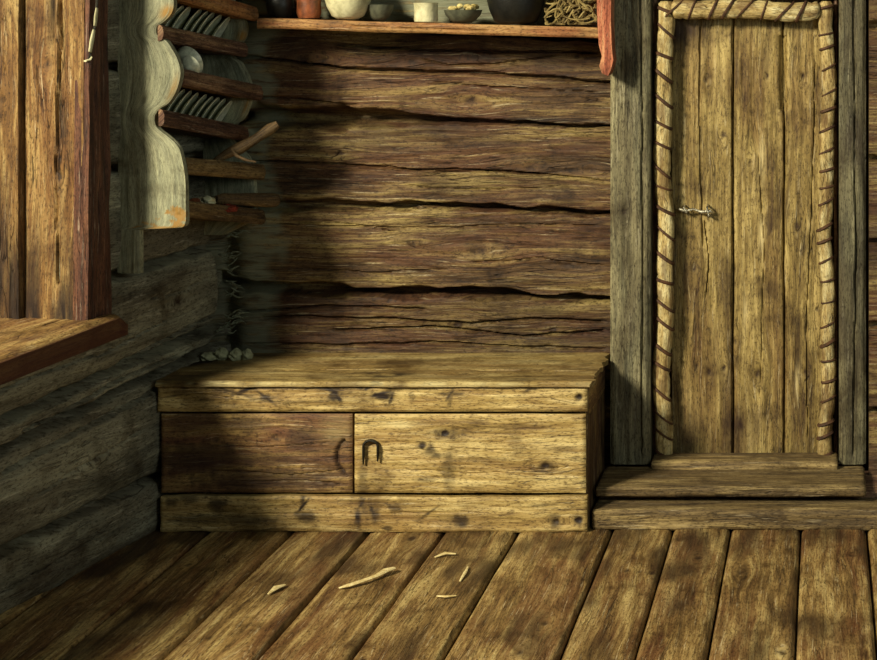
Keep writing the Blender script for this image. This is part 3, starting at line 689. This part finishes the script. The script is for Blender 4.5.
vessel('round_pot', M['pot_white'], 348, hollow([(.035, 0), (.055, .012), (.072, .045), (.082, .08), (.080, .11), (.062, .145), (.048, .155), (.052, .17)]), 'round pale cream clay pot on the shelf, largest of the pale vessels', 'pot', -.005)
vessel('small_bowl', M['pot_grey'], 380, hollow([(.02, 0), (.034, .012), (.044, .035), (.048, .055)]), 'small dull grey bowl between the round cream pot and the white cup', 'bowl', .02)
vessel('dark_pot', M['pot_dark'], 280, hollow([(.05, 0), (.065, .02), (.075, .07), (.07, .11), (.055, .14), (.06, .155)]), 'small black pot, first on the shelf beside the plate rack', 'pot', .01, .01, .65)
cup = vessel('cup', M['pot_white'], 426, hollow([(.040, 0), (.042, .008), (.041, .03), (.042, .060), (.0435, .066)], .005), 'short straight-sided white cup standing alone on the shelf', 'cup', -.01)
vessel('low_bowl', M['pot_grey'], 463, hollow([(.03, 0), (.045, .008), (.062, .028), (.068, .045)]), 'low dark bowl with yellowish contents right of the white cup', 'bowl', -.01)
g = Geo(); rr = random.Random(4)
for k in range(14):
    g.lathe([(0, -.008), (.010, -.004), (.013, .003), (.008, .010), (0, .012)], 10, Matrix.Translation((rr.uniform(-.045, .045), rr.uniform(-.04, .04), .045+rr.uniform(-.004, .012))), .15, k)
fd = g.build('food', M['yellowish']); p_ = on_shelf(463, -.01); fd.location = p_
tag(fd, 'yellowish lumps heaped in the low dark bowl on the shelf', 'food', None, 'stuff')
vessel('cooking_pot', M['pot_dark'], 516, hollow([(.055, 0), (.075, .01), (.092, .05), (.104, .10), (.100, .15), (.08, .18), (.086, .20)]), 'big black cooking pot towards the right end of the shelf', 'pot', 0)
# bast bundle
g = Geo(); rr = random.Random(12); c0 = on_shelf(570, -.01)
for k in range(120):
    a = rr.uniform(0, 2*PI); x = rr.uniform(-.07, .085); pts = []
    L = rr.uniform(.05, .12); dx, dz = math.cos(a)*L, math.sin(a)*L*.55; z0_ = rr.uniform(.012, .15); y0_ = rr.uniform(-.06, .05); cv = rr.uniform(-.04, .04)
    for t in range(7):
        s_ = t/6-.5
        pts.append((min(.095, max(-.082, x+dx*s_+cv*(1-4*s_*s_)*.5)), y0_+rr.uniform(-.003, .003), max(.006, z0_+dz*s_+cv*(1-4*s_*s_))))
    g.tube(pts, [rr.uniform(.0022, .0045)]*7, 5)
b_ = g.build('bast_bundle', M['bast']); b_.location = c0
tag(b_, 'tangled heap of dry bast strips at the right end of the shelf', 'bast bundle')

# ------------------------------------------------------------------ plate rack on the left wall
rack = tag(empty('plate_rack', WP(.34, 0, .98)), 'crooked plate rack with pale scalloped sides hanging on the left wall', 'plate rack')
def nv_(px): return (px-117)*.24/68
def nz(py): return PZ(py, 5.14)
near = [(116, 249), (139, 249), (143, 232), (150, 229), (170, 228), (184, 225), (185, 205), (184, 175), (181, 158), (177, 146), (168, 137), (160, 131), (155, 125), (154, 116), (160, 108), (168, 103), (174, 94), (178, 84), (180, 72), (177, 60), (172, 50), (165, 40), (157, 36), (156, 27), (163, 22), (170, 15), (173, 6), (171, -6), (163, -18), (156, -26), (158, -34), (166, -44), (168, -56), (160, -70), (140, -78), (116, -80)]
def smooth(p, n=3):
    out = []
    m = len(p)
    for i in range(m):
        a, b, c, d = (np.array(p[(i+k) % m], float) for k in (-1, 0, 1, 2))
        for t in range(n):
            s_ = t/n; q = .5*((2*b)+(c-a)*s_+(2*a-5*b+4*c-d)*s_*s_+(-a+3*b-3*c+d)*s_**3)
            out.append(tuple(q))
    return out
def panel(u, shiftz, sc=1.0, T=.024, seed=41, ylow=999):
    """filled scalloped board with surface grid so that stains and cracks can sit on it"""
    pts = smooth(near, 3); zz = [nz(y)+shiftz for x, y in pts]; vv = [max(.002, nv_(x))*sc for x, y in pts]
    zlo, zhi = max(min(zz), nz(ylow)+shiftz), max(zz)
    # right-hand outline as function of z
    order = [(z, v) for z, v in zip(zz, vv)]
    edge = [(z, v) for z, v in order if v > .06*sc]
    edge.sort(); ez = np.array([e[0] for e in edge]); evv = np.array([e[1] for e in edge])
    def wv(z):
        r = np.interp(z, ez, evv)
        return np.where(z < nz(230)+shiftz, .078*sc, r)
    g = Geo()
    us = lin(0, 1, 1/44.); vs = np.unique(np.concatenate([lin(zlo, zhi, .0045), [nz(230)+shiftz-.001, nz(230)+shiftz+.001]]))
    st = lambda U, V: np.clip(.9*blob(U*.24, V, nv_(141), nz(112)+shiftz, .012, .03)*(fbm(U*16, V*40, 601, 2) > -.1)+.6*blob(U*.24, V, nv_(150), nz(100)+shiftz, .012, .012)+.7*blob(U*.24, V, nv_(133), nz(94)+shiftz, .004, .05)
          +.7*blob(U*.24, V, nv_(136), nz(198)+shiftz, .006, .07)*1+.5*blob(U*.24, V, nv_(125), nz(190)+shiftz, .006, .06)+.5*np.clip(fbm(U*7, V*8, 603, 3)*2-.55, 0, 1)+.8*np.clip((nz(205)+shiftz-V)/.03, 0, 1)*blob(U*.24, V, .21, nz(212)+shiftz, .03, .02)*(fbm(U*30, V*60, 607, 2) > 0), 0, 1)
    pl = lambda U, V: np.clip(1.6*((V < nz(203)+shiftz) & (V > nz(229)+shiftz) & (U > .66+.9*fbm(U*9+V*40, V*60, 605, 3)+(V-nz(226)-shiftz)*7))*.9+1.0*blob(U, V, .95, nz(88)+shiftz, .05, .035)+1.3*blob(U, V, .93, nz(12)+shiftz, .13, .02), 0, 1)
    h = lambda U, V: .0025*fbm(U*8, V*9, 611, 3)-.004*np.exp(-((1-U)/.04)**2)-.006*st(U, V)
    # wide board: columns from the wall to the scalloped edge
    g.field(WP(u, 0, 0), WN, WZ, WU, us, vs, T, h, [], st, pl, None, 'v', lambda U, V: (.002+(U*(wv(V)-.002)), V), None, seed)
    return g
panel(.60, 0, 1, .024, 41).build('side_panel', M['rack_panel'], rack)
panel(.10, -.085, .84, .02, 43, 212).build('side_panel', M['rack_panel'], rack)
# rails and shelf boards: slope down to the corner
def rail(za, zb, v, thick, wdt, mat, ua=.595, ub=.085, seed=0, peg=0, nm='rail'):
    g = Geo(); n = 26; L = ua-ub+peg
    def wp(U, V): return U, V+0*U
    ang = (zb-za)/(ua-ub)
    O = np.array(WP(ua+peg, v, za-wdt/2-ang*peg)); eu = -WU+WZ*ang
    g.field(O, eu, WZ, WN, lin(0, L, .008), lin(0, wdt, .004), thick, lambda U, V: .012*np.sqrt(np.clip(1-((V/wdt)*2-1)**2, 0, 1))-.010+.004*fbm(U*7, V*90, seed, 3), [], lambda U, V: .5*np.clip(fbm(U*14, V*60, seed+3, 2)*2-.2, 0, 1), None, None, 'u', wp, None, seed)
    return g.build(nm, mat, rack)
def fz(y, u): return PZ(y, 5.75-.986*u-.168*.2)
rA = (nz(34), fz(50, .085)); rB = (nz(77), fz(93, .085)); rC = (nz(119), fz(134, .085)); rD = (nz(166), fz(172, .085)); rE = (nz(209), fz(217, .085)); rT = (nz(-8), fz(14, .085))
for (za, zb), v, wd, mt, pg, sd in ((rT, .205, .052, 'shelf', 0, 1), (rA, .165, .052, 'rack_dark', .03, 2), (rB, .222, .056, 'rack_dark', 0, 3), (rC, .168, .054, 'rack_dark', .03, 4), (rD, .232, .056, 'rack_light', 0, 5), (rE, .232, .054, 'rack_light', 0, 6)):
    rail(za, zb, v, .018, wd, M[mt], .575 if not pg else .575, .085, 620+sd, pg)
    # shelf board behind the rail
    g = Geo(); ang = (zb-za)/.49
    g.field(WP(.573, .006, za-wd*.15), -WU+WZ*ang, -WN*-1, WZ*1.0, lin(0, .468, .02), lin(0, v-.02, .012), .012, lambda U, V: .002*fbm(U*4, V*40, 640+sd, 2), [], lambda U, V: .4+0*U, None, None, 'u', None, None, 650+sd)
    b = g.build('shelf_board', M[mt], rack); bm_fix(b)
def sh_z(r, wd, u): return r[0]-wd*.15+(r[1]-r[0])*(.573-u)/.49
# plates
def plate_mesh(R):
    prof = [(0, 0), (R*.5, 0), (R*.6, .002), (R*.97, .008), (R, .0105), (R*.97, .0125), (R*.62, .007), (R*.5, .0045), (0, .0045)]
    g = Geo().lathe(prof, 40); o = g.build('plate', M['plate']); bm_fix(o); return o
p0 = plate_mesh(.068); first = True
rr = random.Random(9)
rows = [(rC, .044, 'lower', [.498, .458, .418, .378, .328, .288, .248, .208, .168]), (rA, .042, 'upper', [.498, .458, .418, .35, .31, .27, .23, .17])]
names = {'lower': 'the slotted row above the middle dark rail', 'upper': 'the slotted row below the top rail'}
for r, wd, rn, us_ in rows:
    for i, u in enumerate(us_):
        o = p0 if first else p0.copy()
        if not first: C.objects.link(o)
        first = False
        lean = math.radians(-31+rr.uniform(-1.5, 1.5)); yaw = math.radians(-19+rr.uniform(-1.5, 1.5))
        # plate axis: mostly into the room, turned to the viewer, leaning back on the wall
        ax = Vector(WN*math.cos(yaw)+WU*math.sin(yaw)); ax = (ax*math.cos(lean)+Vector(WZ)*math.sin(lean)).normalized()
        q = ax.to_track_quat('Z', 'Y'); R_ = .068
        o.rotation_mode = 'QUATERNION'; o.rotation_quaternion = q
        low = R_*math.cos(lean)
        zc = sh_z(r, wd, u)+low+.004
        o.location = WP(u, (.095 if rn == 'upper' else .10)+rr.uniform(-.001, .001), zc)
        place = ('nearest of' if i == 0 else 'farthest, standing apart in' if i == len(us_)-1 else None)
        ordw = ['first', 'second', 'third', 'fourth', 'fifth', 'sixth', 'seventh', 'eighth', 'ninth'][i]
        lab = f'grey-green plate on edge, {ordw} from the pale near side in the rack\'s {rn} plate row'
        tag(o, lab, 'plate', f'plates in the {rn} row of the rack')
# bowls lying on the second shelf
def rbowl(u, v, R, h, tilt_, label, mat, r=rB, wd=.046, nm='bowl', grp=None):
    prof = hollow([(R*.35, 0), (R*.5, .004), (R*.85, h*.5), (R, h)], .005)
    g = Geo().lathe(prof, 36, None, .01, 3); o = g.build(nm, mat); bm_fix(o)
    ax = (Vector(WU)*math.sin(tilt_)+Vector(WZ)*math.cos(tilt_)+Vector(WN)*.15).normalized(); o.rotation_mode = 'QUATERNION'; o.rotation_quaternion = ax.to_track_quat('Z', 'Y')
    o.location = WP(u, v, sh_z(r, wd, u)+R*abs(math.sin(tilt_))+.005); return tag(o, label, 'bowl', grp)
rbowl(.47, .15, .055, .035, math.radians(-68), 'pale bowl turned on its side, the larger rear one, on the rack shelf with bowls', M['plate'])
rbowl(.51, .185, .038, .026, math.radians(-68), 'small pale bowl leaning inside the larger one on the rack shelf', M['plate'])
rbowl(.22, .185, .030, .022, 0, 'tiny pale bowl alone at the far end of the bowl shelf in the rack', M['plate'])
# forked wooden paddle laid on the fourth shelf and sticking out
base = Vector(WP(.50, .16, sh_z(rD, .052, .50)+.028))
def at(px, py, Y): return Vector((PX(px, Y), Y, PZ(py, Y)))
tip = at(278, 124, 5.45); mid = at(240, 148, 5.42); bot = at(214, 162, 5.40)
g = Geo().tube([bot, bot.lerp(mid, .5)+Vector((0, 0, .004)), mid, mid.lerp(tip, .45)-Vector((0, 0, .003)), mid.lerp(tip, .8), tip], [.013, .020, .026, .020, .025, .015], 12, True, flat=.8)
g.tube([at(232, 149, 5.40), at(237, 156, 5.39), at(246, 160, 5.39), at(256, 162, 5.40)], [.008, .006, .005, .003], 8)
tag(g.build('forked_stick', M['rack_light']), 'rough forked wooden stick poking out of the rack towards the back wall', 'stick')
# bottom shelf: rolling pin, rags
def on_e(u, v, h): return Vector(WP(u, v, sh_z(rE, .05, u)+h))
g = Geo(); a = on_e(.30, .17, .056); b = on_e(.05, .262, .070)
g.tube([a, a.lerp(b, .1), a.lerp(b, .5), a.lerp(b, .88), a.lerp(b, .97), b], [.012, .020, .023, .026, .022, .010], 14)
tag(g.build('pestle', M['rack_light']), 'thick brown wooden pestle with a rounded end lying on the lowest rack shelf', 'pestle')
def lump(name, mat, loc, sx, sy, sz, seed, label, cat):
    bm = bmesh.new(); bmesh.ops.create_icosphere(bm, subdivisions=4, radius=1)
    for v in bm.verts:
        n = 1+.7*float(fbm(v.co.x*1.7+v.co.z*2.3, v.co.y*2.1-v.co.z, seed, 3)); v.co *= n; v.co.z = max(v.co.z, -.75)
        v.co = Vector((v.co.x*sx, v.co.y*sy, v.co.z*sz))
    me = bpy.data.meshes.new(name); bm.to_mesh(me); bm.free()
    for p in me.polygons: p.use_smooth = True
    o = link(name, me, mat); o.location = loc; return tag(o, label, cat)
lump('rag', M['pot_white'], on_e(.39, .19, .040), .026, .03, .018, 3, 'crumpled whitish rag on the lowest shelf of the rack', 'rag')
lump('rag', M['rag_red'], on_e(.30, .208, .024), .03, .055, .012, 5, 'dull red rag beside the pestle on the lowest rack shelf', 'rag')
lump('clay_ball', M['pot_brown'], on_e(.47, .19, .024), .022, .022, .022, 7, 'small brown ball at the near end of the lowest rack shelf', 'ball')

# thing hanging between casing and rack
def wpt(px, py, v=.06):
    # solve u for the pixel column at offset v
    u = .7
    for _ in range(30):
        P = WP(u, v, 0); e = (825+P[0]/P[1]*1587)-px; u += e*.002
    P = WP(u, v, 0); return Vector((P[0], P[1], PZ(py, P[1])))
g = Geo()
for pts, r in ((((97, 8), (96, 16), (95, 26)), .009), (((94, 30), (92, 40), (90, 52)), .010), (((91, 57), (89, 60), (85, 61)), .007)):
    g.tube([wpt(x, y, .075) for x, y in pts], [r*.7, r, r*.8], 10, True, flat=.5)
g.build('dummy', M['pot_white']); dm = bpy.data.objects['dummy']; dm.name = 'blade'
hang = tag(empty('hanging_tool', wpt(97, 0, .07)), 'narrow pale jointed strip hung by a cord beside the window casing', 'tool')
put(dm, hang)
g = Geo().tube([wpt(98, -20, .07), wpt(97, 0, .075), wpt(95, 26, .072), wpt(92, 40, .07), wpt(90, 56, .072), wpt(88, 62, .075)], .004, 6)
g.build('cord', M['iron'], hang)

# ------------------------------------------------------------------ caulking in the corner
g = Geo(); rr = random.Random(21)
def strand(px, py, n, spx, spy, Y):
    for _ in range(n):
        x = px+rr.uniform(-spx, spx); y = py+rr.uniform(-spy, spy); a = rr.uniform(-.5, .9); L = rr.uniform(6, 16); cv = rr.uniform(-3, 3); pts = []
        for t in range(6):
            s_ = t/5; pts.append(at(x+math.cos(a)*L*s_, y-math.sin(a)*L*s_+cv*math.sin(s_*PI), Y+rr.uniform(-.004, .004)))
        g.tube(pts, [.0015, .0028, .003, .0028, .002, .001], 5)
strand(228, 232, 10, 14, 6, 5.70); strand(224, 262, 16, 8, 10, 5.71); strand(228, 290, 8, 4, 10, 5.72); strand(232, 318, 14, 9, 6, 5.71); strand(222, 330, 8, 8, 4, 5.70)
tag(g.build('tow_caulking', M['rag']), 'grey strands of tow caulking hanging out of the corner between the log walls', 'caulking', None, 'stuff')
for i, (px, py, a, b, lab) in enumerate(((206, 345, .026, .016, 'leftmost of the four, touching the left wall'), (219, 346, .024, .022, 'second from the left'), (232, 347, .022, .022, 'third from the left'), (244, 349, .016, .02, 'smallest and rightmost of the four'))):
    Y = 5.62+.01*(i % 2)
    lump('moss_clump', M['moss'], (PX(px, Y)+.012, Y, .507+b*.80), a, .02, b, 31+i, 'pale moss clump in the bench corner, '+lab, 'moss')['group'] = 'moss clumps in the bench corner'

# ------------------------------------------------------------------ chips on the floor
def FP(px, py, h=.004):
    Y = 1.73*1587/(py-15); return Vector((PX(px, Y), Y, h))
def chip(pts, rs, label, name='wood_chip'):
    g = Geo().tube([FP(x, y, .006+hh) for x, y, hh in pts], rs, 8, True, flat=.45)
    tag(g.build(name, M['chip']), label, 'wood chip')
chip([(339, 590, 0), (348, 588, .001), (362, 584, .003), (376, 580, .006), (386, 575, .008), (394, 572, .006)], [.004, .010, .009, .009, .014, .009], 'long pale curved splinter of wood lying on the floor before the bench', 'wood_splinter')
chip([(268, 596, 0), (276, 591, .004), (285, 587, .001)], [.003, .012, .005], 'pale wood chip on the floor left of the long splinter')
chip([(435, 559, 0), (445, 556, .003), (456, 556, .001)], [.004, .009, .004], 'pale wood chip on the floor nearest the bench front')
chip([(437, 598, 0), (446, 600, .004), (456, 598, .001)], [.003, .008, .004], 'pale wood chip on the floor right of the long splinter, farther from the bench')
chip([(460, 583, 0), (465, 576, .004), (468, 569, .001)], [.003, .006, .003], 'thin pale sliver on the floor, rightmost of the scattered chips')
